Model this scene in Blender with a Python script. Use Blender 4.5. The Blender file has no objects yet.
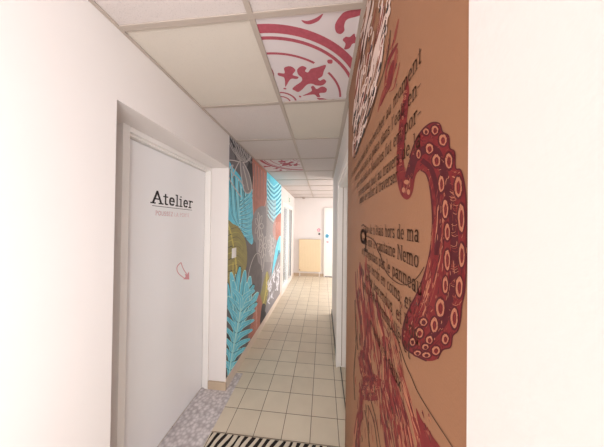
import bpy, bmesh, math, random
from mathutils import Vector, Matrix

# ------------------------------------------------------------------ camera
SC = bpy.context.scene
COL = SC.collection
F, YAW, PITCH, ROLL = 203.87, .1034, .0084, .0124
CAMZ = 1.5734
W_, H_ = 604, 447
cy, sy = math.cos(YAW), math.sin(YAW)
fwd = Vector((-sy*math.cos(PITCH), cy*math.cos(PITCH), math.sin(PITCH)))
rt = Vector((cy, sy, 0)); dn = fwd.cross(rt)
rt2 = math.cos(ROLL)*rt - math.sin(ROLL)*dn
dn2 = math.sin(ROLL)*rt + math.cos(ROLL)*dn
EYE = Vector((0, 0, CAMZ))
cam = bpy.data.objects.new('camera', bpy.data.cameras.new('camera'))
COL.objects.link(cam)
m = Matrix((rt2, -dn2, -fwd)).transposed().to_4x4(); m.translation = EYE
cam.matrix_world = m
cam.data.sensor_width = 36; cam.data.sensor_fit = 'HORIZONTAL'
cam.data.lens = 36*F/W_
cam.data.clip_start = .01
SC.camera = cam

# ------------------------------------------------------------------ colour
def lin(c): return tuple((x/255/12.92 if x/255 <= .04045 else ((x/255+.055)/1.055)**2.4) for x in c)

# ------------------------------------------------------------------ light
wd = bpy.data.worlds.new('sky'); SC.world = wd; wd.use_nodes = True
bg = wd.node_tree.nodes['Background']
bg.inputs[0].default_value = (.88, .94, 1, 1); bg.inputs[1].default_value = 1.2
def area(name, loc, tgt, sx, sy_, power, col=(1, 1, 1), spread=180):
    l = bpy.data.lights.new(name, 'AREA'); l.shape = 'RECTANGLE'; l.size = sx; l.size_y = sy_
    l.energy = power; l.color = col; l.spread = math.radians(spread)
    o = bpy.data.objects.new(name, l); COL.objects.link(o); o.location = loc
    o.rotation_euler = (Vector(tgt)-Vector(loc)).to_track_quat('-Z', 'Y').to_euler()
area('window_daylight_side', (2.5, 5.0, 1.35), (-1, 5.0, 1.2), 2.2, 1.9, 70, (1, .98, .96))
area('added_fill_back', (-.37, -2.38, 1.35), (-.37, 0, 1.3), 1.0, 1.8, 24, (1, .985, .97))  # added fill lamp behind the camera for the near walls
area('added_fill_near', (.14, -.53, 1.35), (-1.2, .25, 1.25), 1.1, 1.7, 40, (.98, .99, 1))  # added fill lamp that brightens the left wall and door
area('window_daylight_left', (-1.18, 5.15, 1.1), (1, 5.15, 1.0), .9, 1.8, 12, (.97, .98, 1))
vs = SC.view_settings
vs.view_transform = 'Standard'; vs.look = 'None'; vs.gamma = 1; vs.use_curve_mapping = False
vs.exposure = 0.43
SC.cycles.max_bounces = 10; SC.cycles.diffuse_bounces = 6; SC.cycles.use_denoising = True

# ------------------------------------------------------------------ materials
def mat(name, col, rough=.6, metal=0, bump=0, bscale=40, vary=0, vscale=3, emit=None, spec=.5, coat=0):
    M = bpy.data.materials.new(name); M.use_nodes = True
    nt = M.node_tree; b = nt.nodes['Principled BSDF']
    c = lin(col)
    b.inputs['Base Color'].default_value = (*c, 1)
    b.inputs['Roughness'].default_value = rough; b.inputs['Metallic'].default_value = metal
    b.inputs['Specular IOR Level'].default_value = spec
    b.inputs['Coat Weight'].default_value = coat; b.inputs['Coat Roughness'].default_value = .15
    g = nt.nodes.new('ShaderNodeNewGeometry')
    if vary:
        n = nt.nodes.new('ShaderNodeTexNoise'); n.inputs['Scale'].default_value = vscale; n.inputs['Detail'].default_value = 5
        nt.links.new(g.outputs['Position'], n.inputs['Vector'])
        r = nt.nodes.new('ShaderNodeValToRGB')
        r.color_ramp.elements[0].position = .3; r.color_ramp.elements[1].position = .7
        r.color_ramp.elements[0].color = (*[x*(1-vary) for x in c], 1)
        r.color_ramp.elements[1].color = (*[min(1, x*(1+vary)) for x in c], 1)
        nt.links.new(n.outputs['Fac'], r.inputs[0]); nt.links.new(r.outputs[0], b.inputs['Base Color'])
    if bump:
        n2 = nt.nodes.new('ShaderNodeTexNoise'); n2.inputs['Scale'].default_value = bscale
        nt.links.new(g.outputs['Position'], n2.inputs['Vector'])
        bp = nt.nodes.new('ShaderNodeBump'); bp.inputs['Strength'].default_value = bump; bp.inputs['Distance'].default_value = .003
        nt.links.new(n2.outputs['Fac'], bp.inputs['Height']); nt.links.new(bp.outputs[0], b.inputs['Normal'])
    if emit:
        b.inputs['Emission Color'].default_value = (*lin(col), 1); b.inputs['Emission Strength'].default_value = emit
    return M

M = {}
M['wall'] = mat('wall_paint', (223, 216, 213), .55, bump=.05, bscale=160, vary=.012)
M['white'] = mat('white_gloss_paint', (234, 229, 225), .3, vary=.008)
M['doorleaf'] = mat('door_leaf_paint', (240, 238, 239), .3, vary=.012, vscale=2, spec=.6)
M['plinth'] = mat('beige_plinth_tile', (187, 166, 143), .45, vary=.05, vscale=8)
M['base'] = mat('cream_baseboard', (222, 206, 192), .45, vary=.03, vscale=6)
M['grid'] = mat('ceiling_bar_paint', (172, 159, 149), .5, vary=.03)
M['rtile'] = mat('printed_tile_ground', (208, 199, 201), .7, vary=.015)
M['red'] = mat('printed_tile_crimson', (168, 78, 92), .7, vary=.10, vscale=60)
M['black'] = mat('black_print', (38, 33, 34), .6)
M['inkgrey'] = mat('grey_print', (120, 110, 110), .6)
M['pinkink'] = mat('pink_print', (214, 150, 156), .6)
M['kraft'] = mat('kraft_paper', (143, 101, 74), .62, bump=.1, bscale=300, vary=.025, vscale=5, spec=.3)
M['crim'] = mat('crimson_ink', (110, 28, 30), .6, vary=.13, vscale=70, spec=.3)
M['crimd'] = mat('dark_crimson_ink', (78, 18, 26), .6, vary=.12, vscale=60, spec=.3)
M['crimm'] = mat('faded_crimson_ink', (132, 60, 48), .65, vary=.1, vscale=60, spec=.3)
M['crimp'] = mat('pale_salmon_ink', (166, 108, 82), .65, vary=.06, vscale=60, spec=.3)
M['brown'] = mat('brown_text_ink', (74, 46, 32), .65, vary=.05, spec=.3)
M['script'] = mat('white_script_ink', (206, 184, 174), .6, vary=.05, vscale=20, spec=.3)
M['g_dark'] = mat('charcoal_mural_paint', (112, 107, 111), .6, vary=.15, vscale=6)
M['g_mid'] = mat('grey_mural_paint', (148, 143, 146), .6, vary=.08, vscale=9)
M['g_light'] = mat('light_grey_mural_line', (205, 198, 196), .6, vary=.05)
M['m_black'] = mat('black_mural_line', (52, 50, 56), .6)
M['blue'] = mat('blue_leaf_paint', (104, 212, 238), .55, vary=.12, vscale=14)
M['blued'] = mat('deep_blue_leaf_line', (38, 108, 138), .55, vary=.06)
M['bluel'] = mat('pale_blue_leaf_line', (186, 242, 250), .55, vary=.04)
M['salm'] = mat('terracotta_leaf_paint', (188, 122, 108), .6, vary=.10, vscale=14)
M['salml'] = mat('pale_terracotta_line', (218, 166, 152), .6)
M['olive'] = mat('olive_leaf_paint', (160, 150, 92), .6, vary=.10, vscale=14)
M['yell'] = mat('yellow_leaf_line', (212, 198, 110), .6)
M['mwhite'] = mat('white_mural_line', (232, 230, 238), .6)
M['rad'] = mat('beige_radiator_enamel', (224, 202, 168), .4, vary=.02)
M['green'] = mat('green_sign_print', (60, 150, 96), .5)
M['blue_st'] = mat('blue_sticker', (92, 172, 204), .5)
M['pink_st'] = mat('pink_sticker', (226, 130, 150), .5)
M['steel'] = mat('brushed_steel', (170, 168, 165), .35, metal=1)
M['seal'] = mat('dark_rubber_seal', (96, 90, 88), .7)
M['det'] = mat('grey_plastic', (168, 152, 142), .5)

def ceiling_mat(name, col, sp):
    X = mat(name, col, .85, bump=.25, bscale=220, spec=.2); nt = X.node_tree; b = nt.nodes['Principled BSDF']
    g = nt.nodes.new('ShaderNodeNewGeometry'); v = nt.nodes.new('ShaderNodeTexVoronoi'); v.inputs['Scale'].default_value = 130
    n = nt.nodes.new('ShaderNodeTexNoise'); n.inputs['Scale'].default_value = 90
    nt.links.new(g.outputs['Position'], v.inputs['Vector']); nt.links.new(g.outputs['Position'], n.inputs['Vector'])
    ml = nt.nodes.new('ShaderNodeMath'); ml.operation = 'MULTIPLY'
    nt.links.new(v.outputs['Distance'], ml.inputs[0]); nt.links.new(n.outputs['Fac'], ml.inputs[1])
    r = nt.nodes.new('ShaderNodeValToRGB'); r.color_ramp.elements[0].position = .05; r.color_ramp.elements[1].position = .16
    c = lin(col); r.color_ramp.elements[0].color = (*[x*(1-sp) for x in c], 1); r.color_ramp.elements[1].color = (*c, 1)
    nt.links.new(ml.outputs[0], r.inputs[0]); nt.links.new(r.outputs[0], b.inputs['Base Color'])
    return X
M['ceil'] = ceiling_mat('mineral_fibre_tile', (202, 192, 189), .14)
M['ceilb'] = ceiling_mat('yellowish_mineral_tile', (203, 194, 184), .06)  # slightly yellower tone, fainter speckle

def floor_mat():
    X = mat('beige_floor_tiles', (190, 172, 150), .42, spec=.4); nt = X.node_tree; b = nt.nodes['Principled BSDF']
    g = nt.nodes.new('ShaderNodeNewGeometry')
    mp = nt.nodes.new('ShaderNodeMapping'); mp.vector_type = 'POINT'
    s = 1/.211
    mp.inputs['Scale'].default_value = (s, s, s); mp.inputs['Location'].default_value = (.078*s+20, -1.695*s+20, 0)
    nt.links.new(g.outputs['Position'], mp.inputs['Vector'])
    br = nt.nodes.new('ShaderNodeTexBrick'); br.offset = 0; br.squash = 1
    for k, v in (('Scale', 1), ('Mortar Size', .014), ('Mortar Smooth', .35), ('Bias', 0), ('Brick Width', 1), ('Row Height', 1)): br.inputs[k].default_value = v
    br.inputs['Color1'].default_value = (*lin((220, 208, 188)), 1); br.inputs['Color2'].default_value = (*lin((213, 200, 180)), 1)
    br.inputs['Mortar'].default_value = (*lin((116, 98, 82)), 1)
    nt.links.new(mp.outputs[0], br.inputs['Vector'])
    n = nt.nodes.new('ShaderNodeTexNoise'); n.inputs['Scale'].default_value = 7; n.inputs['Detail'].default_value = 6
    nt.links.new(g.outputs['Position'], n.inputs['Vector'])
    r = nt.nodes.new('ShaderNodeValToRGB'); r.color_ramp.elements[0].color = (.86, .85, .84, 1); r.color_ramp.elements[1].color = (1.08, 1.08, 1.08, 1)
    nt.links.new(n.outputs['Fac'], r.inputs[0])
    mx = nt.nodes.new('ShaderNodeMix'); mx.data_type = 'RGBA'; mx.blend_type = 'MULTIPLY'; mx.inputs[0].default_value = .7
    nt.links.new(br.outputs['Color'], mx.inputs[6]); nt.links.new(r.outputs[0], mx.inputs[7])
    nt.links.new(mx.outputs[2], b.inputs['Base Color'])
    bp = nt.nodes.new('ShaderNodeBump'); bp.invert = True; bp.inputs['Strength'].default_value = .5; bp.inputs['Distance'].default_value = .002
    nt.links.new(br.outputs['Fac'], bp.inputs['Height']); nt.links.new(bp.outputs[0], b.inputs['Normal'])
    return X
M['floor'] = floor_mat()

def pebble_mat():
    X = mat('grey_pebble_paving', (178, 170, 168), .6); nt = X.node_tree; b = nt.nodes['Principled BSDF']
    g = nt.nodes.new('ShaderNodeNewGeometry')
    v = nt.nodes.new('ShaderNodeTexVoronoi'); v.inputs['Scale'].default_value = 38; v.feature = 'SMOOTH_F1'; v.inputs['Smoothness'].default_value = .25
    v2 = nt.nodes.new('ShaderNodeTexVoronoi'); v2.inputs['Scale'].default_value = 38
    for q in (v, v2): nt.links.new(g.outputs['Position'], q.inputs['Vector'])
    r = nt.nodes.new('ShaderNodeValToRGB')
    r.color_ramp.elements[0].position = .25; r.color_ramp.elements[0].color = (*lin((216, 209, 208)), 1)
    r.color_ramp.elements[1].position = .75; r.color_ramp.elements[1].color = (*lin((178, 170, 170)), 1)
    nt.links.new(v.outputs['Distance'], r.inputs[0])
    bw = nt.nodes.new('ShaderNodeRGBToBW'); nt.links.new(v2.outputs['Color'], bw.inputs[0])
    r2 = nt.nodes.new('ShaderNodeValToRGB'); r2.color_ramp.elements[0].color = (.84, .84, .86, 1); r2.color_ramp.elements[1].color = (1.1, 1.1, 1.12, 1)
    nt.links.new(bw.outputs[0], r2.inputs[0])
    mx = nt.nodes.new('ShaderNodeMix'); mx.data_type = 'RGBA'; mx.blend_type = 'MULTIPLY'; mx.inputs[0].default_value = .8
    nt.links.new(r.outputs[0], mx.inputs[6]); nt.links.new(r2.outputs[0], mx.inputs[7]); nt.links.new(mx.outputs[2], b.inputs['Base Color'])
    bp = nt.nodes.new('ShaderNodeBump'); bp.invert = True; bp.inputs['Strength'].default_value = .6; bp.inputs['Distance'].default_value = .004
    nt.links.new(v.outputs['Distance'], bp.inputs['Height']); nt.links.new(bp.outputs[0], b.inputs['Normal'])
    return X
M['pebble'] = pebble_mat()
M['mat_b'] = mat('black_mat_pile', (48, 42, 40), .95, bump=.8, bscale=500, spec=.1)
M['mat_w'] = mat('cream_mat_pile', (216, 204, 186), .95, bump=.8, bscale=500, spec=.1)

def glass_mat():
    X = bpy.data.materials.new('window_glass'); X.use_nodes = True; nt = X.node_tree; nt.nodes.clear()
    o = nt.nodes.new('ShaderNodeOutputMaterial'); t = nt.nodes.new('ShaderNodeBsdfTransparent'); t.inputs[0].default_value = (.82, .84, .84, 1)
    gl = nt.nodes.new('ShaderNodeBsdfGlossy'); gl.inputs['Roughness'].default_value = .03
    mx = nt.nodes.new('ShaderNodeMixShader'); mx.inputs[0].default_value = .22
    nt.links.new(t.outputs[0], mx.inputs[1]); nt.links.new(gl.outputs[0], mx.inputs[2]); nt.links.new(mx.outputs[0], o.inputs[0])
    return X
M['glass'] = glass_mat()

# ------------------------------------------------------------------ helpers
def tag(o, label=None, cat=None, group=None, kind=None):
    if label: o['label'] = label
    if cat: o['category'] = cat
    if group: o['group'] = group
    if kind: o['kind'] = kind
    return o
def empty(name, loc):
    o = bpy.data.objects.new(name, None); COL.objects.link(o); o.location = loc; o.empty_display_size = .05
    return o
def link(name, bm, mats, parent=None, smooth=False, origin=None):
    me = bpy.data.meshes.new(name)
    bmesh.ops.recalc_face_normals(bm, faces=[f for f in bm.faces if f.tag])
    if origin is None and parent is not None: origin = parent.matrix_world.translation.copy() if parent.parent is None else None
    bm.to_mesh(me); bm.free()
    for x in (mats if isinstance(mats, (list, tuple)) else [mats]): me.materials.append(x)
    if smooth:
        for p in me.polygons: p.use_smooth = True
    o = bpy.data.objects.new(name, me); COL.objects.link(o)
    if parent:
        base = Vector(parent.location); q = parent
        while q.parent: q = q.parent; base += Vector(q.location)
        me.transform(Matrix.Translation(-base)); o.parent = parent
    elif origin is not None:
        me.transform(Matrix.Translation(-Vector(origin))); o.location = origin
    return o
def box(bm, x0, x1, y0, y1, z0, z1, mi=0, bev=0):
    r = bmesh.ops.create_cube(bm, size=1)
    vs_ = r['verts']
    for v in vs_:
        v.co = Vector(((x0+x1)/2+v.co.x*(x1-x0), (y0+y1)/2+v.co.y*(y1-y0), (z0+z1)/2+v.co.z*(z1-z0)))
    fs = set(f for v in vs_ for f in v.link_faces)
    for f in fs: f.material_index = mi
    if bev:
        es = list(set(e for f in fs for e in f.edges))
        rr = bmesh.ops.bevel(bm, geom=es, offset=bev, segments=2, affect='EDGES', profile=.5)
        for f in rr['faces']: f.material_index = mi
def cyl(bm, c, r, d, axis='Z', n=24, r2=None, mi=0):
    rr = bmesh.ops.create_cone(bm, cap_ends=True, segments=n, radius1=r, radius2=r if r2 is None else r2, depth=d)
    rot = {'Z': Matrix.Identity(3), 'X': Matrix.Rotation(math.pi/2, 3, 'Y'), 'Y': Matrix.Rotation(-math.pi/2, 3, 'X')}[axis]
    for v in rr['verts']: v.co = rot @ v.co + Vector(c)
    for f in set(f for v in rr['verts'] for f in v.link_faces): f.material_index = mi
def boxes(name, lst, m_, parent=None, bev=0, origin=None):
    bm = bmesh.new()
    for b in lst: box(bm, *b, bev=bev)
    return link(name, bm, m_, parent, origin=origin)

def ray(u, v):
    return (rt2*((u-302)/F) + dn2*((v-223.5)/F) + fwd)
def at(u, v, ax, val):                       # where the sight line meets a plane of the room
    d = ray(u, v); k = (val-EYE[ax])/d[ax]; return EYE+d*k

def catmull(P, n=6, closed=False):
    out = []; L = len(P)
    rng = range(L) if closed else range(L-1)
    for i in rng:
        g = (lambda k: P[k % L]) if closed else (lambda k: P[max(0, min(L-1, k))])
        p0, p1, p2, p3 = g(i-1), g(i), g(i+1), g(i+2)
        for j in range(n):
            t = j/n
            out.append(tuple(.5*((2*p1[k])+(-p0[k]+p2[k])*t+(2*p0[k]-5*p1[k]+4*p2[k]-p3[k])*t*t+(-p0[k]+3*p1[k]-3*p2[k]+p3[k])*t**3) for k in range(len(p1))))
    if not closed: out.append(tuple(P[-1]))
    return out

class Print:
    """flat print on a plane of the room; every stroke lies a hair above the one before"""
    def __init__(s, ax, val, sign, clip=None, step=4e-7, lift=.0002):
        s.bm = bmesh.new(); s.ax = ax; s.val = val; s.sign = sign; s.k = 0; s.mats = []; s.step = step; s.lift = lift; s.clip = clip
    def mi(s, key):
        if key not in s.mats: s.mats.append(key)
        return s.mats.index(key)
    def p3(s, a, b):
        off = s.val + s.sign*(s.lift+s.k*s.step)
        if s.ax == 0: return Vector((off, a, b))
        if s.ax == 1: return Vector((a, off, b))
        return Vector((a, b, off))
    def px(s, u, v):
        q = at(u, v, s.ax, s.val)
        return tuple(q[i] for i in range(3) if i != s.ax)
    def face(s, pts, key):
        if len(pts) < 3: return
        if s.clip:
            pts = clip_poly(pts, s.clip)
            if len(pts) < 3: return
        try: f = s.bm.faces.new([s.bm.verts.new(s.p3(*p)) for p in pts])
        except Exception: return
        f.material_index = s.mi(key)
    def poly(s, pts, key, pix=True, smooth=0):
        if smooth: pts = catmull(pts, smooth, True)
        if pix: pts = [s.px(*p) for p in pts]
        s.face(pts, key); s.k += 1
    def stroke(s, pts, w, key, pix=True, smooth=4, taper=True, bulge=False):
        P = catmull(pts, smooth) if smooth and len(pts) > 1 else list(pts)
        n = len(P); Ls = []; Rs = []
        for i in range(n):
            a = P[max(0, i-1)]; b = P[min(n-1, i+1)]; dx, dy = b[0]-a[0], b[1]-a[1]; L = math.hypot(dx, dy) or 1
            t = i/(n-1)
            ww = w*(min(1, .1+3*t*(1+.3*math.sin(17*t))) if taper == 'in' else 1 if not taper else (math.sin(math.pi*min(1, max(0, .06+.9*t)))**.6 if bulge else max(.12, 1-t)))/2
            nx, ny = -dy/L*ww, dx/L*ww
            Ls.append((P[i][0]+nx, P[i][1]+ny)); Rs.append((P[i][0]-nx, P[i][1]-ny))
        if pix: Ls = [s.px(*p) for p in Ls]; Rs = [s.px(*p) for p in Rs]
        for i in range(n-1): s.face([Ls[i], Ls[i+1], Rs[i+1], Rs[i]], key)
        s.k += 1
    def ring(s, cx, cy_, rx, ry, w, key, pix=True, a0=0, a1=360, n=18, tilt=0):
        P = []
        for i in range(n+1):
            a = math.radians(a0+(a1-a0)*i/n); x, y = rx*math.cos(a), ry*math.sin(a)
            P.append((cx+x*math.cos(tilt)-y*math.sin(tilt), cy_+x*math.sin(tilt)+y*math.cos(tilt)))
        s.stroke(P, w, key, pix, smooth=0, taper=False)
    def oval(s, cx, cy_, rx, ry, key, pix=True, n=20, jag=0, rnd=None):
        s.poly([(cx+rx*(1+(rnd.uniform(-jag, jag) if jag else 0))*math.cos(2*math.pi*i/n), cy_+ry*(1+(rnd.uniform(-jag, jag) if jag else 0))*math.sin(2*math.pi*i/n)) for i in range(n)], key, pix)
    def build(s, name, parent=None, origin=None):
        # orient normals towards the room
        nv = Vector([0, 0, 0]); nv[s.ax] = s.sign
        s.bm.normal_update()
        for f in s.bm.faces:
            if f.normal.dot(nv) < 0: f.normal_flip()
        return link(name, s.bm, [M[k] for k in s.mats], parent, origin=origin)

def clip_poly(pts, c):                         # c = (a0,a1,b0,b1) rectangle
    for (i, lim, sg) in ((0, c[0], 1), (0, c[1], -1), (1, c[2], 1), (1, c[3], -1)):
        out = []
        for k in range(len(pts)):
            p, q = pts[k-1], pts[k]; dp, dq = (p[i]-lim)*sg, (q[i]-lim)*sg
            if (dp >= 0) != (dq >= 0):
                t = dp/(dp-dq); out.append((p[0]+(q[0]-p[0])*t, p[1]+(q[1]-p[1])*t))
            if dq >= 0: out.append(q)
        pts = out
        if not pts: return []
    return pts

# ---- a serif hand: glyphs as pen strokes; x-height .5, capitals .75
def A_(cx, cy_, rx, ry, a0=0, a1=360, n=10):
    return [(cx+rx*math.cos(math.radians(a0+(a1-a0)*i/n)), cy_+ry*math.sin(math.radians(a0+(a1-a0)*i/n))) for i in range(n+1)]
def St(x, y0, y1, sb=.08, st=0, lt=None):
    r = [[(x, y0), (x, y1)]]
    if sb: r.append([(x-sb, y0), (x+sb, y0)])
    if st: r.append([(x-st, y1), (x+(0 if lt is None else lt), y1)])
    return r
G = {}
G['a'] = (.46, [A_(.2, .14, .13, .14)] + St(.35, .0, .36, 0) + [[(.35, 0), (.42, .0)], A_(.22, .36, .13, .14, 0, 160)])
G['b'] = (.5, St(.12, 0, .75, 0, .08) + [A_(.28, .25, .16, .25)])
G['c'] = (.44, [A_(.25, .25, .17, .25, 50, 310)])
G['d'] = (.52, St(.39, 0, .75, 0, .08) + [A_(.24, .25, .16, .25), [(.39, 0), (.46, 0)]])
G['e'] = (.46, [[(.08, .27), (.4, .27)], A_(.24, .25, .16, .25, 0, 315)])
G['f'] = (.32, St(.15, 0, .6) + [A_(.27, .6, .12, .15, 60, 180), [(.04, .5), (.28, .5)]])
G['g'] = (.48, [A_(.22, .3, .14, .2), A_(.24, -.1, .17, .11), [(.32, .45), (.42, .5)]])
G['h'] = (.54, St(.12, 0, .75, .08, .08) + [A_(.27, .34, .14, .16, 0, 180)] + St(.41, 0, .34))
G['i'] = (.26, St(.13, 0, .5, .08, .08) + [[(.13, .68), (.13, .7)]])
G['j'] = (.26, St(.15, -.1, .5, 0, .08) + [[(.15, -.1), (.05, -.2)], [(.15, .68), (.15, .7)]])
G['l'] = (.26, St(.13, 0, .75, .08, .08))
G['m'] = (.78, St(.12, 0, .5, .08, .08) + [A_(.25, .36, .13, .14, 0, 180)] + St(.38, 0, .36, .07) + [A_(.51, .36, .13, .14, 0, 180)] + St(.64, 0, .36))
G['n'] = (.54, St(.12, 0, .5, .08, .08) + [A_(.27, .35, .14, .15, 0, 180)] + St(.41, 0, .35))
G['o'] = (.48, [A_(.24, .25, .17, .25)])
G['p'] = (.52, St(.12, -.24, .5, .08, .08) + [A_(.28, .25, .16, .25)])
G['q'] = (.52, St(.4, -.24, .5, .08) + [A_(.24, .25, .16, .25)])
G['r'] = (.38, St(.12, 0, .5, .09, .08) + [A_(.26, .34, .14, .16, 45, 180)])
G['s'] = (.38, [A_(.19, .37, .11, .13, 20, 260), A_(.19, .12, .12, .13, -160, 80)])
G['t'] = (.32, St(.15, .06, .65, 0) + [[(.04, .5), (.28, .5)], A_(.24, .08, .09, .08, 180, 300)])
G['u'] = (.54, St(.12, .16, .5, 0, .08) + [A_(.26, .16, .14, .16, 180, 360)] + St(.4, 0, .5, 0, .08))
G['v'] = (.48, [[(.06, .5), (.24, 0), (.42, .5)], [(0, .5), (.13, .5)], [(.35, .5), (.48, .5)]])
G['x'] = (.48, [[(.06, .5), (.42, 0)], [(.42, .5), (.06, 0)]])
G['z'] = (.42, [[(.06, .5), (.36, .5), (.06, 0), (.36, 0)]])
G['é'] = (.46, G['e'][1] + [[(.2, .6), (.32, .72)]])
G['è'] = (.46, G['e'][1] + [[(.32, .6), (.2, .72)]])
G['à'] = (.46, G['a'][1] + [[(.3, .6), (.18, .72)]])
G['A'] = (.68, [[(.08, 0), (.34, .75), (.6, 0)], [(.18, .27), (.5, .27)], [(-.02, 0), (.2, 0)], [(.48, 0), (.7, 0)]])
G['N'] = (.72, [[(.12, 0), (.12, .75), (.6, 0), (.6, .75)], [(.03, 0), (.21, 0)], [(.02, .75), (.14, .75)], [(.5, .75), (.7, .75)]])
G['P'] = (.52, St(.1, 0, .75, .06, .06) + [A_(.26, .56, .16, .19, -90, 90), [(.1, .75), (.26, .75)], [(.1, .37), (.26, .37)]])
G['O'] = (.66, [A_(.32, .375, .26, .375, n=16)])
G['U'] = (.6, [[(.1, .75), (.1, .25)], A_(.3, .25, .2, .25, 180, 360), [(.5, .25), (.5, .75)]])
G['S'] = (.5, [A_(.25, .55, .16, .19, 20, 260), A_(.25, .19, .17, .19, -160, 80)])
G['E'] = (.52, [[(.44, .75), (.1, .75), (.1, 0), (.44, 0)], [(.1, .38), (.38, .38)]])
G['Z'] = (.52, [[(.08, .75), (.44, .75), (.08, 0), (.44, 0)]])
G['L'] = (.46, [[(.1, .75), (.1, 0), (.4, 0)]])
G['R'] = (.56, [[(.1, 0), (.1, .75), (.26, .75)], A_(.26, .56, .16, .19, -90, 90), [(.1, .37), (.26, .37), (.46, 0)]])
G['T'] = (.52, [[(.04, .75), (.48, .75)], [(.26, .75), (.26, 0)]])
G['Q'] = (.7, G['O'][1] + [[(.36, .2), (.6, -.08)]])
G['V'] = (.6, [[(.04, .75), (.3, 0), (.56, .75)]]); G['I'] = (.26, [[(.13, 0), (.13, .75)]]); G['G'] = (.64, [A_(.32, .375, .26, .375, 40, 340), [(.4, .3), (.56, .3)]])
G['M'] = (.78, [[(.1, 0), (.1, .75), (.38, .15), (.66, .75), (.66, 0)]])
G[','] = (.22, [[(.1, .03), (.06, -.1)]]); G['-'] = (.34, [[(.05, .26), (.28, .26)]]); G["'"] = (.2, [[(.1, .75), (.08, .6)]])
G['.'] = (.22, [[(.1, .0), (.1, .02)]]); G[' '] = (.3, [])
def hull(P):
    P = sorted(set(P))
    def half(P):
        h = []
        for p in P:
            while len(h) > 1 and (h[-1][0]-h[-2][0])*(p[1]-h[-2][1])-(h[-1][1]-h[-2][1])*(p[0]-h[-2][0]) <= 0: h.pop()
            h.append(p)
        return h
    return half(P)[:-1]+half(P[::-1])[:-1]
def text_width(t, tr=0): return sum(G[c][0]+tr for c in t)
def write(pr, t, place, key, nx=.1, ny=.04, tr=0):
    """place(x,y) maps glyph units to the plane"""
    x0 = 0
    for c in t:
        adv, st = G[c]
        for pl in st:
            for a, b in zip(pl, pl[1:]):
                P = []
                for q in (a, b):
                    for i, j in ((-1, -1), (1, -1), (1, 1), (-1, 1)): P.append((round(x0+q[0]+i*nx/2, 5), round(q[1]+j*ny/2, 5)))
                pr.face([place(*p) for p in hull(P)], key)
        pr.k += 1
        x0 += adv+tr

# ------------------------------------------------------------------ the room
CZ = 2.427
XL, XR, YE, YB = -.905, .172, 6.32, -2.5
XK, KY0, KY1 = .155, .237, 1.335
o = boxes('floor', [(-1.3, 2.75, YB-.1, YE+.15, -.1, 0)], M['floor']); tag(o, 'beige square floor tiles with thin brown grout', kind='structure')
o = boxes('floor', [(-1.14, -.825, .8, 2.0, .0005, .003), (-.905, -.825, 2.0, 2.09, .0005, .003)], M['pebble'])
tag(o, 'grey pebble strip in front of the lettered door', kind='structure')
# ceiling: lay-in tiles between bars
bm = bmesh.new()
xs = [-1.504+.6*i for i in range(0, 8)]; ys = [.80-.6*6+.6*j for j in range(0, 17)]
for i in range(len(xs)-1):
    for j in range(len(ys)-1):
        x0, x1, y0, y1 = xs[i], xs[i+1], ys[j], ys[j+1]
        x0 = max(x0, -.9); y1 = min(y1, YE+.02)
        if x0 >= x1 or y0 >= y1 or x0 > 2.7: continue
        if y1 < 3.7 and x0 > .2: continue
        if (abs(y0-.8) < .01 and abs(x0+.304) < .01) or (abs(y0-2.6) < .01 and x0 < -.85): continue
        yel = (abs(y0-.8) < .01 and x0 < -.85) or (abs(y0-1.4) < .01 and abs(x0+.304) < .01)
        box(bm, x0, x1, y0, y1, CZ+.004, CZ+.02, mi=1 if yel else 0)
box(bm, -1.3, 2.75, YB-.1, YE+.15, CZ+.03, CZ+.15)
o = link('ceiling', bm, [M['ceil'], M['ceilb']]); tag(o, 'suspended ceiling of pale speckled square tiles', kind='structure')
bm = bmesh.new()
box(bm, XK-.016, XK, YB, 1.34, CZ-.003, CZ+.0035)
for x in xs:
    if x < XL+.05: continue
    y0 = YB if x < .172 else 3.72
    if x > 2.6: continue
    box(bm, x-.012, x+.012, y0, YE, CZ-.003, CZ+.0035)
    box(bm, x-.0012, x+.0012, y0, YE, CZ+.0035, CZ+.028)
for y in ys:
    if y > YE: continue
    x1 = XR if y < 3.7 else 2.6
    box(bm, XL, x1, y-.012, y+.012, CZ-.0025, CZ+.003)
box(bm, XL, XL+.016, YB, YE, CZ-.003, CZ+.0035); box(bm, XR-.03, XR, 1.34, 3.7, CZ-.003, CZ+.0035)
box(bm, XL, 2.6, YE-.02, YE, CZ-.003, CZ+.0035)
o = link('trim_1', bm, M['grid']); tag(o, 'metal ceiling bars between the ceiling tiles', kind='structure')

o = boxes('wall_left', [(-1.3, XL, YB, .8, 0, CZ+.03), (-1.3, XL, .8, 1.868, 2.115, CZ+.03),
    (-1.3, XL, 1.868, 4.5, 0, CZ+.03), (-1.3, XL, 4.5, 5.86, 2.06, CZ+.03), (-1.3, XL, 5.86, YE, 0, CZ+.03),
    (-1.3, -1.12, .8, .99, 0, 2.115), (-1.4, -1.3, .7, 2.0, 0, 2.3), (-1.3, -1.185, .99, 1.03, 2.07, 2.115)], M['wall'])
tag(o, 'white painted left corridor wall with door recess', kind='structure')
o = boxes('wall_right', [(XK+.001, .5, YB, -1.1, 0, CZ+.03), (XK+.001, .5, -1.1, .04, 0, .45), (XK+.001, .5, -1.1, .04, 2.25, CZ+.03), (XK+.001, .5, .04, KY1, 0, CZ+.03), (XK, XK+.002, .04, KY0, 0, CZ-.004), (XR, .5, KY1, 1.36, 0, CZ+.03), (XR, .5, 1.36, 2.37, 2.06, CZ+.03), (XR, .5, 2.37, 3.7, 0, CZ+.03),
    (.5, 2.7, 3.6, 3.7, 0, CZ+.03), (.3, .5, 1.36, 2.37, 0, 2.06)], M['wall'])
tag(o, 'white painted right corridor wall', kind='structure')
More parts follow.
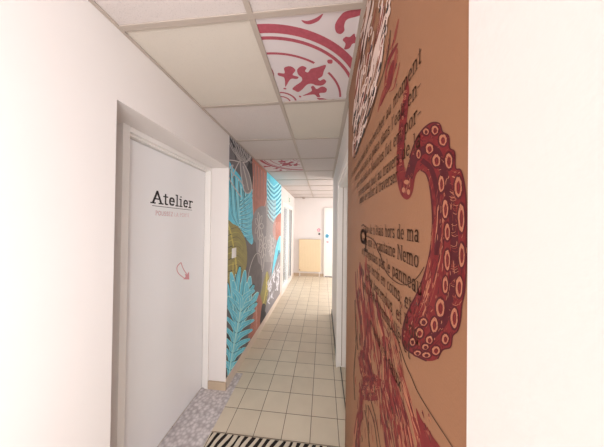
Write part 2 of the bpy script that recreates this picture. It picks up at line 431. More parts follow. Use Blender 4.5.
o = boxes('wall_end', [(-1.3, 2.75, YE, YE+.14, 0, CZ+.03)], M['wall']); tag(o, 'pale wall closing the far end of the corridor', kind='structure')
o = boxes('wall_side', [(2.6, 2.75, 3.6, 3.9, 0, CZ+.03), (2.6, 2.75, 6.1, YE, 0, CZ+.03), (2.6, 2.75, 3.9, 6.1, 0, .4), (2.6, 2.75, 3.9, 6.1, 2.3, CZ+.03)], M['wall'])
tag(o, kind='structure')
o = boxes('wall_back', [(-1.3, .5, YB-.12, YB, 0, .4), (-1.3, .5, YB-.12, YB, 2.3, CZ+.03), (-1.3, -.88, YB-.12, YB, .4, 2.3), (.14, .5, YB-.12, YB, .4, 2.3)], M['wall'])
tag(o, kind='structure')
# unseen windows; the back and near ones are added to light the corridor
w = empty('window_2', (2.68, 5.0, .4)); tag(w, kind='structure')
boxes('window_frame', [(2.64, 2.72, 3.9, 3.96, .4, 2.3), (2.64, 2.72, 6.04, 6.1, .4, 2.3), (2.64, 2.72, 3.96, 6.04, .4, .46), (2.64, 2.72, 3.96, 6.04, 2.24, 2.3), (2.65, 2.71, 4.97, 5.03, .46, 2.24)], M['white'], w)
boxes('window_pane', [(2.675, 2.681, 3.96, 6.04, .46, 2.24)], M['glass'], w)
w = empty('added_window_back', (-.37, YB-.06, .4)); tag(w, kind='structure')  # added opening behind the camera, goes with the back fill lamp
boxes('window_frame', [(-.88, -.82, YB-.1, YB-.02, .4, 2.3), (.08, .14, YB-.1, YB-.02, .4, 2.3), (-.82, .08, YB-.1, YB-.02, .4, .46), (-.82, .08, YB-.1, YB-.02, 2.24, 2.3)], M['white'], w)
boxes('window_pane', [(-.82, .08, YB-.065, YB-.059, .46, 2.24)], M['glass'], w)

w = empty('added_window_near', (XK+.1, -.53, .45)); tag(w, kind='structure')  # made-up opening in the right wall, goes with the near fill lamp
boxes('window_frame', [(.2, .28, -1.1, -1.04, .45, 2.25), (.2, .28, -.02, .04, .45, 2.25), (.2, .28, -1.04, -.02, .45, .51), (.2, .28, -1.04, -.02, 2.19, 2.25)], M['white'], w)
boxes('window_pane', [(.235, .241, -1.04, -.02, .51, 2.19)], M['glass'], w)

# far glazed door/window on the left
w = empty('window_1', (XL-.05, 5.18, 0)); tag(w, 'white framed glazed panel beyond the jungle mural', kind='structure')
x0, x1 = XL-.09, XL+.012
boxes('window_frame', [(x0, x1, 4.44, 4.56, 0, 2.1), (x0, x1, 5.80, 5.90, 0, 2.1), (x0, x1, 4.56, 5.80, 2.0, 2.1), (x0, x1, 4.56, 5.80, 0, .13), (x0+.02, x1-.02, 5.34, 5.46, .13, 2.0)], M['white'], w, bev=.004)
boxes('window_seal', [(x1-.03, x1-.018, 4.56, 4.585, .13, 2.0), (x1-.03, x1-.018, 5.46, 5.50, .13, 2.0), (x1-.03, x1-.018, 5.77, 5.80, .13, 2.0)], M['seal'], w)
boxes('window_pane', [(XL-.05, XL-.044, 4.56, 5.34, .13, 2.0)], M['glass'], w)
boxes('window_pane', [(XL-.05, XL-.044, 5.46, 5.80, .13, 2.0)], M['glass'], w)

# baseboards
o = boxes('baseboard_left', [(XL, XL+.008, 1.862, 4.44, 0, .105), (XL, XL+.008, 5.9, YE, 0, .105)], M['base']); tag(o, 'cream baseboard under the jungle mural', kind='structure')
o = boxes('baseboard_reveal', [(-1.075, XL+.008, 1.852, 1.868, 0, .075)], M['plinth']); tag(o, 'short beige tile plinth beside the lettered door', kind='structure')
o = boxes('baseboard_end', [(XL, .03, YE-.014, YE, 0, .09)], M['plinth']); tag(o, 'beige tile plinth along the end wall', kind='structure')
o = boxes('baseboard_right', [(XR-.008, XR, 2.43, 3.7, 0, .08)], M['seal']); tag(o, 'dark plinth at the foot of the right wall', kind='structure')

# ---- door_1, lettered
d = empty('door_1', (-1.14, 1.45, 0)); tag(d, 'white flush door in the left recess', kind='structure')
boxes('door_leaf', [(-1.18, -1.14, 1.033, 1.860, .008, 2.072)], M['doorleaf'], d, bev=.002)
boxes('door_frame', [(-1.185, -1.108, 1.864, 1.870, 0, 2.115), (-1.112, -1.078, 1.853, 1.872, 0, 2.115), (-1.185, -1.078, .99, 1.030, 0, 2.115), (-1.185, -1.108, 1.03, 1.864, 2.076, 2.112), (-1.112, -1.078, 1.03, 1.853, 2.085, 2.114)], M['white'], d, bev=.0015)
boxes('door_seal', [(-1.150, -1.143, 1.8605, 1.864, .005, 2.074)], M['seal'], d)
# ---- door_2 end
d = empty('door_2', (.45, YE-.02, 0)); tag(d, 'white door in the end wall, right of the radiator', kind='structure')
boxes('door_leaf', [(.075, .86, YE-.03, YE-.004, .02, 2.08)], M['white'], d, bev=.003)
boxes('door_frame', [(.03, .07, YE-.045, YE, 0, 2.12), (.865, .905, YE-.045, YE, 0, 2.12), (.07, .865, YE-.045, YE, 2.083, 2.12)], M['white'], d, bev=.004)
boxes('threshold', [(.07, .865, YE-.05, YE-.001, 0, .018)], M['seal'], d)
# ---- door_3 right
d = empty('door_3', (.25, 1.86, 0)); tag(d, 'white door frame set in the right wall behind the kraft mural', kind='structure')
boxes('door_leaf', [(.262, .298, 1.42, 2.31, .008, 2.0)], M['white'], d)
boxes('door_frame', [(.175, .298, 2.315, 2.365, 0, 2.055), (XR-.012, .175, 2.30, 2.42, 0, 2.10), (.175, .298, 1.365, 1.415, 0, 2.055), (.175, .298, 1.415, 2.315, 2.0, 2.055), (XR-.012, .175, 1.365, 2.30, 2.03, 2.10)], M['white'], d, bev=.004)
boxes('door_seal', [(.216, .224, 2.309, 2.3148, .02, 2.0)], M['det'], d)
boxes('threshold', [(.206, .214, 1.415, 2.314, 0, .006)], M['seal'], d)

# ------------------------------------------------------------------ kraft mural
mu = empty('wall_mural', (XK, .8, 0)); tag(mu, 'brown kraft mural with crimson octopus tentacle and printed text on the right wall', 'mural')
boxes('mural_panel', [(XK, XK+.0008, KY0, KY1, 0, CZ-.004)], M['kraft'], mu)
rnd = random.Random(4)
clipK = (KY0, KY1, .001, CZ-.005)
K = Print(0, XK, -1, clipK)
# tentacles, lower mass
def band(pts, w0, key, n, jit, keys, lw=(.5, 1.4), seed=1):
    r = random.Random(seed)
    K.stroke([(p[0], p[1]) for p in pts], w0, key, taper='in', smooth=5)
    for i in range(n):
        o_ = r.uniform(-.55, .55)*w0*jit
        a = r.randrange(0, max(1, len(pts)-1)); b = min(len(pts), a+2+r.randrange(0, 2))
        seg = [(p[0]+o_+r.uniform(-.5, .5), p[1]+r.uniform(-3, 3)) for p in pts[a:b]]
        if len(seg) > 1:
            t0 = r.uniform(0, .5); 
            seg[0] = (seg[0][0]+(seg[1][0]-seg[0][0])*t0, seg[0][1]+(seg[1][1]-seg[0][1])*t0)
            K.stroke(seg, r.uniform(*lw), r.choice(keys), smooth=4, bulge=True)
KE = ['crim', 'crimd', 'crimm', 'crimp', 'kraft', 'crim']
band([(360, 262), (361, 290), (364, 318), (366, 345), (368, 372)], 7, 'crim', 26, 1.2, KE, seed=2)
band([(366, 255), (367, 285), (371, 315), (375, 345), (380, 375), (384, 400)], 5, 'crimm', 26, 1.3, KE, seed=3)
band([(364, 300), (367, 330), (368, 350)], 8, 'crim', 22, 1.1, KE, seed=23)
band([(376, 290), (380, 318), (387, 345), (393, 375), (398, 405), (403, 447)], 5, 'crim', 24, 1.4, KE, seed=5)
band([(386, 300), (391, 325), (396, 350), (401, 375), (410, 405), (420, 447)], 4, 'crimm', 20, 1.5, KE, seed=6)
band([(362, 350), (366, 370), (372, 392)], 12, 'crim', 40, 1, KE, (.4, 1.2), seed=7)
band([(384, 335), (386, 360), (386, 392)], 13, 'crim', 50, 1, KE, (.4, 1.2), seed=8)
K.oval(371, 388, 12, 14, 'crim', jag=.12, rnd=rnd)
for i in range(60):
    a = rnd.uniform(0, 6.28); q = rnd.random()**.5
    K.ring(371+10*q*math.cos(a), 388+12*q*math.sin(a), rnd.uniform(.6, 1.6), rnd.uniform(.8, 2), .5, rnd.choice(['crimd', 'crimp', 'crimm', 'crimd']), n=8)
band([(362, 392), (360, 412), (357, 432), (356, 452)], 6, 'crim', 22, 1, KE, seed=9)
band([(380, 385), (382, 405), (386, 425), (390, 452)], 5.5, 'crim', 22, 1.1, KE, seed=10)
band([(386, 380), (391, 405), (398, 428), (402, 455)], 10, 'crim', 40, 1.1, KE, seed=11)
band([(393, 375), (399, 400), (406, 425), (411, 455)], 7, 'crim', 34, 1.2, KE, seed=12)
band([(399, 372), (407, 395), (414, 418), (420, 436), (426, 458)], 4, 'crim', 22, 1.3, KE, seed=13)
K.poly([(416, 408), (421, 418), (426, 426), (434, 438), (444, 456), (418, 456), (419, 432)], 'crim', smooth=3)
for i in range(30):
    x = rnd.uniform(415, 430); y = rnd.uniform(408, 440)
    K.stroke([(x, y), (x+rnd.uniform(1, 4), y+rnd.uniform(5, 11))], rnd.uniform(.5, 1.3), rnd.choice(KE), smooth=0)
for i in range(420):
    x = rnd.uniform(356, 404); y = rnd.uniform(262, 440)
    if x-358 > (y-245)*.42: continue
    dx = (x-352)/(y-150)*9
    K.stroke([(x, y), (x+dx*.5+rnd.uniform(-.8, .8), y+4.5), (x+dx, y+rnd.uniform(7, 13))], rnd.uniform(.3, .9), rnd.choice(['crim', 'crimd', 'crimm', 'kraft', 'kraft', 'brown', 'crim']), bulge=True)
for pts in ([(368, 405), (374, 422), (378, 450)], [(371, 400), (376, 420), (381, 450)], [(365, 410), (368, 430), (370, 450)], [(356, 345), (354, 375), (355, 400)], [(355, 300), (356, 330), (358, 350)]):
    K.stroke(pts, .8, 'brown', taper=False)
K.stroke([(392, 328), (398, 340), (405, 362), (412, 378), (418, 392), (430, 412), (443, 432), (458, 455)], .9, 'brown', taper=False)
# drops, upper left tentacle scraps
K.stroke([(399, 19), (396.5, 30), (394, 42), (390, 50)], 2.4, 'crimm', bulge=True)
K.stroke([(398, 43), (393, 52), (389, 60), (386, 72)], 3.0, 'crim', bulge=True)
K.stroke([(397, 48), (396, 58), (393, 72), (390, 86)], 4.0, 'crimm', bulge=True)
K.stroke([(394, 60), (391, 72), (389, 84), (384, 94), (380, 106)], 5.5, 'crim', bulge=True)
K.stroke([(388, 60), (386, 74), (385, 88), (381, 100), (378, 112)], 2.2, 'crimm', bulge=True)
K.stroke([(400, 62), (397, 76), (394, 88), (389, 92)], 1.4, 'crimm', bulge=True)
for i in range(26):
    x = rnd.uniform(384, 398); y = rnd.uniform(35, 90)
    K.stroke([(x, y), (x-rnd.uniform(1, 3), y+rnd.uniform(4, 9))], rnd.uniform(.4, 1), rnd.choice(['crimd', 'crim', 'kraft', 'brown']), smooth=0)
# main tentacle
outer = [(407, 76), (405, 90), (401, 112), (398, 138), (396.5, 165), (398, 184), (402, 196), (408, 199.5), (413, 192), (416, 176), (421, 170),
         (427, 175), (431, 192), (433, 220), (431, 248), (426, 270), (418, 292), (408, 312), (403, 330), (404, 346), (415, 355), (427, 361), (438, 359),
         (443, 350), (451, 347), (453, 336), (458, 331), (461, 320), (462, 306), (465, 292), (466.5, 270), (467, 250), (467, 225), (466.5, 200),
         (464.5, 182), (461, 170), (456, 168), (455, 152), (450, 148), (449, 136), (443, 132), (440, 124), (434, 122.5), (428, 125), (421, 132),
         (415, 143), (410, 158), (406.5, 172), (404, 160), (405, 140), (408, 112), (409.5, 92)]
K.poly(outer, 'crim', smooth=4)
K.stroke([(p[0], p[1]) for p in outer[10:22]], 1.6, 'crimd', taper=False)
K.stroke([(p[0], p[1]) for p in outer[22:47]], 1.5, 'crimd', taper=False)
# dark core down the arm
K.stroke([(409, 178), (414, 160), (424, 150), (436, 150), (443, 168), (449, 190), (453, 215), (455, 245), (454, 275), (450, 300), (444, 322), (430, 338)], 8, 'crimd', taper=False)
K.stroke([(422, 160), (432, 170), (438, 195), (439.5, 225), (437, 255)], 5, 'crimd', taper=False)
# lighter streaks on the inner side
for i in range(46):
    t = rnd.uniform(0, 1); y = 205+t*115
    x = 434-abs(t)**1.7*20+rnd.uniform(0, 13)
    sl = -(.02+.38*t)
    L = rnd.uniform(9, 22)
    K.stroke([(x, y), (x+sl*L*.5, y+L*.5), (x+sl*L*1.1, y+L)], rnd.uniform(.5, 1.5), rnd.choice(['crimm', 'crimp', 'crimd', 'crimm']), bulge=True)
def inside(x, y, P):
    c = False
    for (x1, y1), (x2, y2) in zip(P, P[1:]+P[:1]):
        if (y1 > y) != (y2 > y) and x < (x2-x1)*(y-y1)/(y2-y1)+x1: c = not c
    return c
for i in range(1100):
    x = rnd.uniform(398, 467); y = rnd.uniform(124, 358)
    if not inside(x, y, outer): continue
    if y < 175: dx, dy = rnd.uniform(1, 3.5), rnd.uniform(-3, 3)
    elif y < 300: dx, dy = rnd.uniform(-1.6, .8), rnd.uniform(3, 9)
    else: dx, dy = rnd.uniform(-4, 1), rnd.uniform(1, 5)
    if not inside(x+dx, y+dy, outer): continue
    K.stroke([(x, y), (x+dx*.6+rnd.uniform(-.6, .6), y+dy*.5), (x+dx, y+dy)], rnd.uniform(.3, .8), rnd.choice(['crimd', 'crimd', 'crimd', 'crimm', 'crimp']), bulge=True, smooth=2)
for i in range(50):
    x = rnd.uniform(453, 457); y = rnd.uniform(165, 320)
    K.stroke([(x-3, y), (x, y+1.5), (x+3, y)], .5, rnd.choice(['crimp', 'crimm']), taper=False)
suck = [(426.5, 131.5, 3, 3.4), (435.5, 130, 3.6, 4.8), (443.5, 140, 4.2, 6), (430, 148.5, 4, 5.4), (419, 154, 2.2, 5), (437, 160.5, 4.2, 6.6), (449.5, 161, 3.8, 8.5),
        (442, 184, 3, 9), (459, 187, 4, 11), (446, 209, 3, 10), (462, 218, 3.4, 15), (448, 232, 2.8, 9), (462.5, 255, 3.2, 12.5), (448, 260, 3, 11), (446, 285, 2.8, 9),
        (460, 287, 3.6, 11), (455, 318, 3.8, 11), (441, 308, 4.6, 10), (435, 325, 3.8, 8), (430, 340, 3.6, 4.2), (446, 339, 3.6, 5.4), (418, 353, 3.8, 2.6), (427, 355, 4.4, 2.8), (436.5, 350.5, 4.2, 4.6),
        (420, 333, 4, 5), (413, 342, 3, 4), (424, 322, 4, 4), (426, 347, 3.4, 3)]
for (x, y, rx, ry) in suck:
    K.oval(x, y, rx+1.2, ry+1.6, 'crimd')
    K.oval(x, y, rx*.92, ry*.92, 'crimp', jag=.09, rnd=rnd)
    K.oval(x+.2, y+.5, rx*.52, ry*.6, 'crim' if ry > 4 else 'crimd', jag=.12, rnd=rnd)
    for k_ in range(5):
        a = rnd.uniform(0, 6.28); K.stroke([(x+rx*.9*math.cos(a), y+ry*.9*math.sin(a)), (x+rx*.55*math.cos(a+.3), y+ry*.6*math.sin(a+.3))], .4, rnd.choice(['crimm', 'crim']), smooth=0)
    K.ring(x+.3, y, rx*.3, ry*.36, .5, 'crimd', n=10)
# curled tip texture
for i in range(60):
    t = rnd.random(); y = 90+t*100; x = 405-6*min(1, t*1.6)+rnd.uniform(-1.5, 2.5) if t < .75 else rnd.uniform(400, 413)
    K.ring(x, y, rnd.uniform(.5, 1.1), rnd.uniform(.8, 2), .4, rnd.choice(['crimp', 'crimd', 'crimm', 'crimd']), n=8)
K.oval(407, 182, 2.6, 2.2, 'crimp'); K.oval(404, 190, 1.6, 2.6, 'crimp'); K.oval(409, 192, 1.6, 2.8, 'crimp')
K.build('tentacle_print', mu)
# lettering
T = Print(0, XK, -1, clipK, lift=.0011)
def line(t, y419, uR, unit=.0385, key='brown', nx=.078, ny=.042):
    z = T.px(419, y419)[1]; yR = T.px(uR+1, 225)[0]; wd_ = text_width(t, .02)*unit
    YL = yR+wd_
    write(T, t, lambda x, y: (YL-x*unit, z+y*unit), key, nx, ny, .02)
line("il fut alors promis mais de rechercher au moment", 66, 420)
line("moi qui avait pris sa place dans l'eau en-", 93, 420)
line("que cela mais le Nautilus fut em por-", 120, 420)
line("moment avait tout au travers de la", 147, 420)
line("lequel de rallier à traverser", 168, 397)
line("e que de n'étais hors de ma", 242, 419)
line("r suite que le capitaine Nemo", 268, 419)
line("et je regardais par le panneau", 294, 423)
line("ces bords en coins, et", 320, 412)
line("les fut descendus, et Pou", 346, 420)
line("sur une mer tranquille et", 372, 411)
line("et dans les eaux", 430, 402)
# large initial q with a tilde
uq = .075
zq = T.px(364, 243)[1]; yq = T.px(360, 240)[0]
write(T, "q", lambda x, y: (yq-x*.30, zq+y*.095), 'brown', .07, .12)
T.stroke([(362, 226), (363.5, 224.5), (365, 226.5), (366.5, 226)], .9, 'brown', taper=False)
T.stroke([(366, 236), (371, 238), (376, 243), (378, 250), (381, 256), (384, 266), (388, 274), (395, 281), (404, 285), (413, 282), (420, 275), (425, 267)], .9, 'brown', taper=False)
# ink specks over the right ends of the text
for i in range(70):
    t = rnd.random(); x = 398+t*22+rnd.uniform(-3, 3); y = 296+rnd.random()*55
    T.stroke([(x, y), (x+rnd.uniform(-1, 1), y+rnd.uniform(2, 4))], rnd.uniform(.4, 1.1), rnd.choice(['brown', 'crimd', 'black', 'crim']), smooth=0)
T.build('lettering', mu)
# white script ribbon running up the left edge
S = Print(0, XK, -1, clipK, lift=.0014)
def lerp(a, b, t): return a+(b-a)*t
edgeL = [(367, 0), (360, 40), (356, 80), (353, 115), (352.5, 140), (353.5, 157)]
edgeR = [(392, 0), (386, 40), (378, 84), (370, 115), (361, 140), (354.5, 157)]
def eL(t, tab):
    t = max(0, min(.9999, t))*(len(tab)-1); i = int(t); f = t-i
    return (lerp(tab[i][0], tab[i+1][0], f), lerp(tab[i][1], tab[i+1][1], f))
def sp(s_, t):
    a = eL(t, edgeL); b = eL(t, edgeR); return (lerp(a[0], b[0], s_), lerp(a[1], b[1], s_))
for i in range(84):
    s_ = rnd.uniform(.02, .98); t = rnd.uniform(-.05, .93); L = rnd.uniform(.12, .32)
    p = [sp(s_+rnd.uniform(-.04, .04), t), sp(s_+rnd.uniform(-.05, .05)-.02, t+L*.5), sp(s_-.06, t+L)]
    if i % 3 == 0: S.stroke([(x+.7, y+.5) for x, y in p], 1.5*(1-.5*t), 'brown', bulge=True)
    S.stroke(p, rnd.uniform(1.3, 2.3)*(1-.55*t), 'script', bulge=True)
for i in range(60):
    s_ = rnd.uniform(.05, .98); t = rnd.uniform(-.03, .95); L = rnd.uniform(.06, .2)
    S.stroke([sp(s_, t), sp(s_-.01, t+L*.5), sp(s_-.07, t+L)], rnd.uniform(.6, 1.6)*(1-.5*t), rnd.choice(['kraft', 'kraft', 'brown', 'crimm']), bulge=True)
for i in range(22):
    s_ = rnd.uniform(.1, .95); t = rnd.uniform(0, .9); a = sp(s_, t)
    S.ring(a[0], a[1], 1.5*(1-.5*t), 5.5*(1-.4*t), 1.0*(1-.4*t), 'script', n=14, tilt=.25)
    if i % 2: S.stroke([(a[0], a[1]+3), (a[0]-.8, a[1]+7), (a[0]-2, a[1]+10)], 1.1, 'black', bulge=True)
for s0, t0 in ((.93, .12), (.9, .02), (.5, .22), (.97, .3), (.9, .42), (.6, .47), (.92, .55), (.8, .6), (.93, .7), (.9, .78), (.92, .86), (.6, .8), (.4, .6)):
    a = sp(s0, t0); S.stroke([a, (a[0]-.8, a[1]+5), (a[0]-2.6, a[1]+10)], 1.5, 'black', bulge=True)
S.stroke([(391, 30), (389, 50), (384, 72), (378, 90), (371, 115), (361, 142), (353.5, 158)], .6, 'brown', taper=False)
S.build('script_print', mu)

# ------------------------------------------------------------------ jungle mural
jm = empty('wall_mural', (XL, 3.05, .105)); tag(jm, 'jungle leaf mural in blue, terracotta, olive and grey on the left wall', 'mural')
JY0, JY1 = 1.868, 4.30
boxes('mural_panel', [(XL, XL+.003, JY0, JY1, .105, CZ-.004)], M['g_mid'], jm)
J = Print(0, XL+.003, 1, (JY0, JY1, .106, CZ-.006), step=1e-6, lift=.0002)
rnd = random.Random(11)
def leafblade(a, b, w, key, lk=None, curve=0, lw=.25):
    mx_, my = (a[0]+b[0])/2, (a[1]+b[1])/2; dx, dy = b[0]-a[0], b[1]-a[1]
    c = (mx_-dy*curve, my+dx*curve)
    J.stroke([a, c, b], w, key, bulge=True, smooth=6)
    if lk: J.stroke([a, c, b], max(.35, w*lw), lk, smooth=6)
# grounds
J.poly([(227, 130), (254, 160), (254, 200), (246, 200), (240, 180), (227, 190)], 'g_dark')
J.poly([(250, 160), (256, 163), (254, 180), (248, 190), (244, 180)], 'm_black', smooth=3)
J.poly([(243, 232), (262, 228), (260, 300), (250, 300), (243, 280)], 'g_dark', smooth=3)
J.poly([(222, 300), (262, 300), (262, 330), (222, 390)], 'g_dark')
J.poly([(222, 330), (240, 330), (236, 375), (222, 392)], 'm_black')
J.poly([(262, 172), (270, 180), (276, 215), (272, 262), (258, 262), (256, 215)], 'g_mid', smooth=3)
# dark and pale strands, upper left
for i in range(9):
    J.stroke([(228+i*1.2, 133+i*1.2), (233+i*1.9, 146+i*1.5), (236+i*2.2, 160+i*.5)], .7, 'm_black' if i % 3 == 0 else 'g_mid', taper=False)
for i in range(10):
    x = 229+i*2.2; J.stroke([(x, 135+i*2.2), (x+1.5, 146+i*1.5), (240+i*.8, 161)], .45, 'g_light', taper=False)
J.stroke([(228, 135), (232, 142), (235, 148)], 1.5, 'm_black', bulge=True)
J.stroke([(228, 160), (234, 160.5), (240, 162), (247, 161.5), (251, 156)], 1.0, 'g_light', taper=False)
# large palm, blue
J.poly([(227, 163), (233, 168), (240, 176), (247, 188), (252, 198), (253, 215), (253, 243), (247, 240), (238, 226), (227, 224)], 'blue', smooth=3)
for i in range(16):
    x = 228+i*1.15
    J.stroke([(x+rnd.uniform(-1, 1), 165+i*1.8), (x+.8, 190+i), (x+3, 215+i*.6), (242, 232)], rnd.uniform(.5, .9), ['bluel', 'blued', 'm_black', 'bluel'][i % 4], smooth=5)
for i in range(10):
    y = 188+i*5; leafblade((240-i*.2, 226+i*1.2-(10-i)*2.5), (253-.1*i, y+1), 3.2, 'blue', 'bluel', .12)
    J.stroke([(241, 227+i-(10-i)*2.5), (248, y+6), (253, y+4)], .6, 'blued')
# grey leaf with pale outline hanging over the palm
J.poly([(240, 162), (245, 165), (249, 176), (251, 188), (248.5, 193), (244, 190), (241.5, 178)], 'g_mid', smooth=4)
for p in ([(240, 161), (241.5, 177), (244.5, 191), (249, 193), (251.5, 188), (249, 174), (243, 162)], [(243, 166), (246, 178), (248.5, 190)], [(232, 178), (236, 168), (239, 162)], [(229, 176), (230, 168), (233, 165), (232, 172), (238, 178), (244, 186)], [(228, 172), (230, 180), (236, 190), (241, 197)]):
    J.stroke(p, .9, 'g_light', taper=False)
# terracotta drape
J.poly([(252.5, 158), (258, 163), (266, 171), (267.5, 178), (267, 195), (264, 207), (260, 209), (258, 214), (256, 222), (253.5, 220), (252.5, 200), (253, 180)], 'salm', smooth=3)
for i in range(9):
    x = 254+i*1.5; J.stroke([(x, 163+i*1.4), (x+.5, 180), (x-.5, 205-abs(i-5))], .55, 'salml' if i % 2 else 'g_mid', smooth=5)
J.stroke([(253.5, 176), (252.8, 200), (254.5, 221), (257.5, 214), (259, 209), (264, 208), (267, 196)], .7, 'salml', taper=False)
# blue chevron leaf
J.poly([(267, 172), (272, 176), (281.5, 185), (281.5, 214), (275, 222), (270, 214), (267, 200)], 'blue', smooth=2)
for i in range(9):
    y = 184+i*4.4
    J.stroke([(267.5, y-5), (274, y+3), (281.5, y-5)], .9, 'bluel', taper=False, smooth=2); J.stroke([(267.5, y-3), (274, y+5.4), (281.5, y-3)], .7, 'blued', taper=False, smooth=2)
# small terracotta leaf and grey monstera line art
J.poly([(275, 219), (281.5, 214), (281.5, 238), (276, 240), (272.5, 232)], 'salm', smooth=3)
for i in range(4): J.stroke([(275+i*1.6, 222), (277+i, 230), (274+i*2, 237)], .5, 'salml')
J.poly([(256, 210), (264, 206), (267, 216), (266, 240), (260, 246), (253, 238), (252, 222)], 'g_mid', smooth=3)
for (cx_, cy2, R_) in ((259, 226, 1.0), (263, 246, .9), (271, 246, .8)):
    for i in range(7):
        a = -2.6+i*.87; tx, ty = cx_+4.6*R_*math.cos(a), cy2+14*R_*math.sin(a)
        for sd in (-.32, .32):
            J.stroke([(cx_, cy2), (cx_+3.0*R_*math.cos(a+sd), cy2+9*R_*math.sin(a+sd)), (tx, ty)], .5, 'g_light', taper=False)
    J.stroke([(cx_, cy2), (cx_+1, cy2+14), (cx_-.5, cy2+26)], .6, 'g_light', taper=False)
J.ring(254, 285, 7, 32, .5, 'g_light', a0=180, a1=330, tilt=.12)
for i in range(9): J.stroke([(266+i*1.2, 200), (267+i, 225), (265+i*1.3, 262)], .4, 'g_light', taper=False)
# olive leaf
J.poly([(226, 224), (233, 224), (240, 229), (246, 243), (247, 262), (243, 276), (236, 280), (233, 292), (226, 282)], 'olive', smooth=4)
J.stroke([(228, 224), (231, 234), (234, 250), (236.5, 268), (236, 290)], 1.4, 'yell', taper=False)
for i in range(11):
    y = 232+i*4.6; J.stroke([(230.5+i*.5, y-3), (238, y-4), (246-abs(i-5)*.4, y+4)], .5, 'yell' if i % 2 else 'm_black', smooth=4)
for i in range(9):
    y = 228+i*6; J.stroke([(231+i*.5, y), (228, y+2), (226, y+6)], .8, 'm_black' if i % 2 else 'yell', smooth=3)
for s1 in (-1, 1): J.stroke([(234+s1, 262), (235+2.2*s1, 275), (233.5+2*s1, 288)], .9, 'yell', taper=False)
# right-hand blue spike, yellow leaf, white scribble, terracotta base leaf
leafblade((273, 292), (280.5, 236), 7.5, 'blue', 'bluel'); leafblade((276, 286), (279, 250), 3, 'blued', 'bluel')
J.poly([(267, 271), (270, 282), (271, 297), (264, 310), (260, 300), (262, 288)], 'olive', smooth=4)
J.stroke([(267, 272), (266, 290), (263, 306)], 1.0, 'yell', taper=False)
for i in range(6): J.stroke([(266.5, 280+i*4), (268.5, 276+i*4)], .6, 'yell')
J.poly([(258, 295), (262, 302), (264, 318), (258, 332), (250, 346), (248, 338), (252, 320)], 'salm', smooth=4)
for i in range(7): J.stroke([(257, 300+i*4), (255.5+i*.1, 312+i*3), (251.5, 322+i*3)], .6, 'salml')
J.poly([(262, 305), (266, 306), (265, 320), (260, 326)], 'm_black', smooth=3)
J.poly([(272, 275), (281.5, 250), (281.5, 292), (270, 309), (265, 311)], 'g_mid', smooth=2)
for i in range(34):
    x = rnd.uniform(268, 280); y = 309-(x-266)*1.2-rnd.uniform(0, 26)
    J.stroke([(x, y), (x+rnd.uniform(-2, 2), y-3), (x+rnd.uniform(0, 3), y-rnd.uniform(6, 12))], rnd.uniform(.7, 1.4), 'mwhite', smooth=4)
# agave of blue blades
for i, (ax_, ay) in enumerate(((227, 282), (231, 272), (236, 274), (240, 266), (245, 270), (250, 276), (254, 284), (258, 292), (228, 296), (257, 302), (233, 280), (247, 282))):
    leafblade((239+(i % 3-1)*1.5, 326), (ax_, ay), 6.8, 'bluel' if i % 3 else 'm_black', None, .05*((i % 3)-1))
    leafblade((239+(i % 3-1)*1.5, 326), (ax_, ay+1), 5.6, 'blue', 'bluel' if i % 2 else 'blued', .05*((i % 3)-1), .2)
for i in range(12):
    x = 228+i*2.4; J.stroke([(238+(i-6)*.5, 322), (x, 300-abs(i-6))], .6, ['blued', 'bluel', 'm_black'][i % 3], smooth=0)
# feather fern below it
spn = [(229, 390), (229.5, 372), (231.5, 358), (234.5, 342), (238, 325), (241, 308)]
sc_ = catmull(spn, 5)
for i in range(3, len(sc_), 3):
    x, y = sc_[i]; L = 13+8*math.sin(math.pi*i/len(sc_))
    leafblade((x, y), (x+L*.95, y-15-L*.35), 5.6, 'bluel', None, -.18); leafblade((x, y), (x+L*.95, y-15-L*.35), 4.5, 'blue', 'bluel', -.18, .22)
    J.stroke([(x+.5, y+1.5), (x+L*.5, y-5), (x+L*.95, y-12-L*.35)], .6, 'blued', smooth=4)
    leafblade((x, y), (x-9, y-13-L*.6), 5.0, 'bluel', None, .18); leafblade((x, y), (x-9, y-13-L*.6), 4.0, 'blue', 'bluel', .18, .22)
    J.stroke([(x-.5, y+1.5), (x-5, y-4), (x-9, y-11-L*.6)], .6, 'blued', smooth=4)
J.stroke(spn, 1.3, 'bluel', taper=False)
J.build('leaf_print', jm)
boxes('mural_edge', [(XL, XL+.006, JY1, JY1+.012, .105, CZ-.004)], M['white'], jm)

# light switch on the mural
ls = empty('light_switch', (XL+.008, 1.98, 1.29)); tag(ls, 'small white rectangular light switch set on the olive leaf of the jungle mural', 'switch')
boxes('switch_plate', [(XL+.0065, XL+.016, 1.94, 2.03, 1.235, 1.335)], M['white'], ls, bev=.003)
boxes('rocker', [(XL+.016, XL+.021, 1.965, 2.005, 1.26, 1.31)], M['white'], ls, bev=.0015)

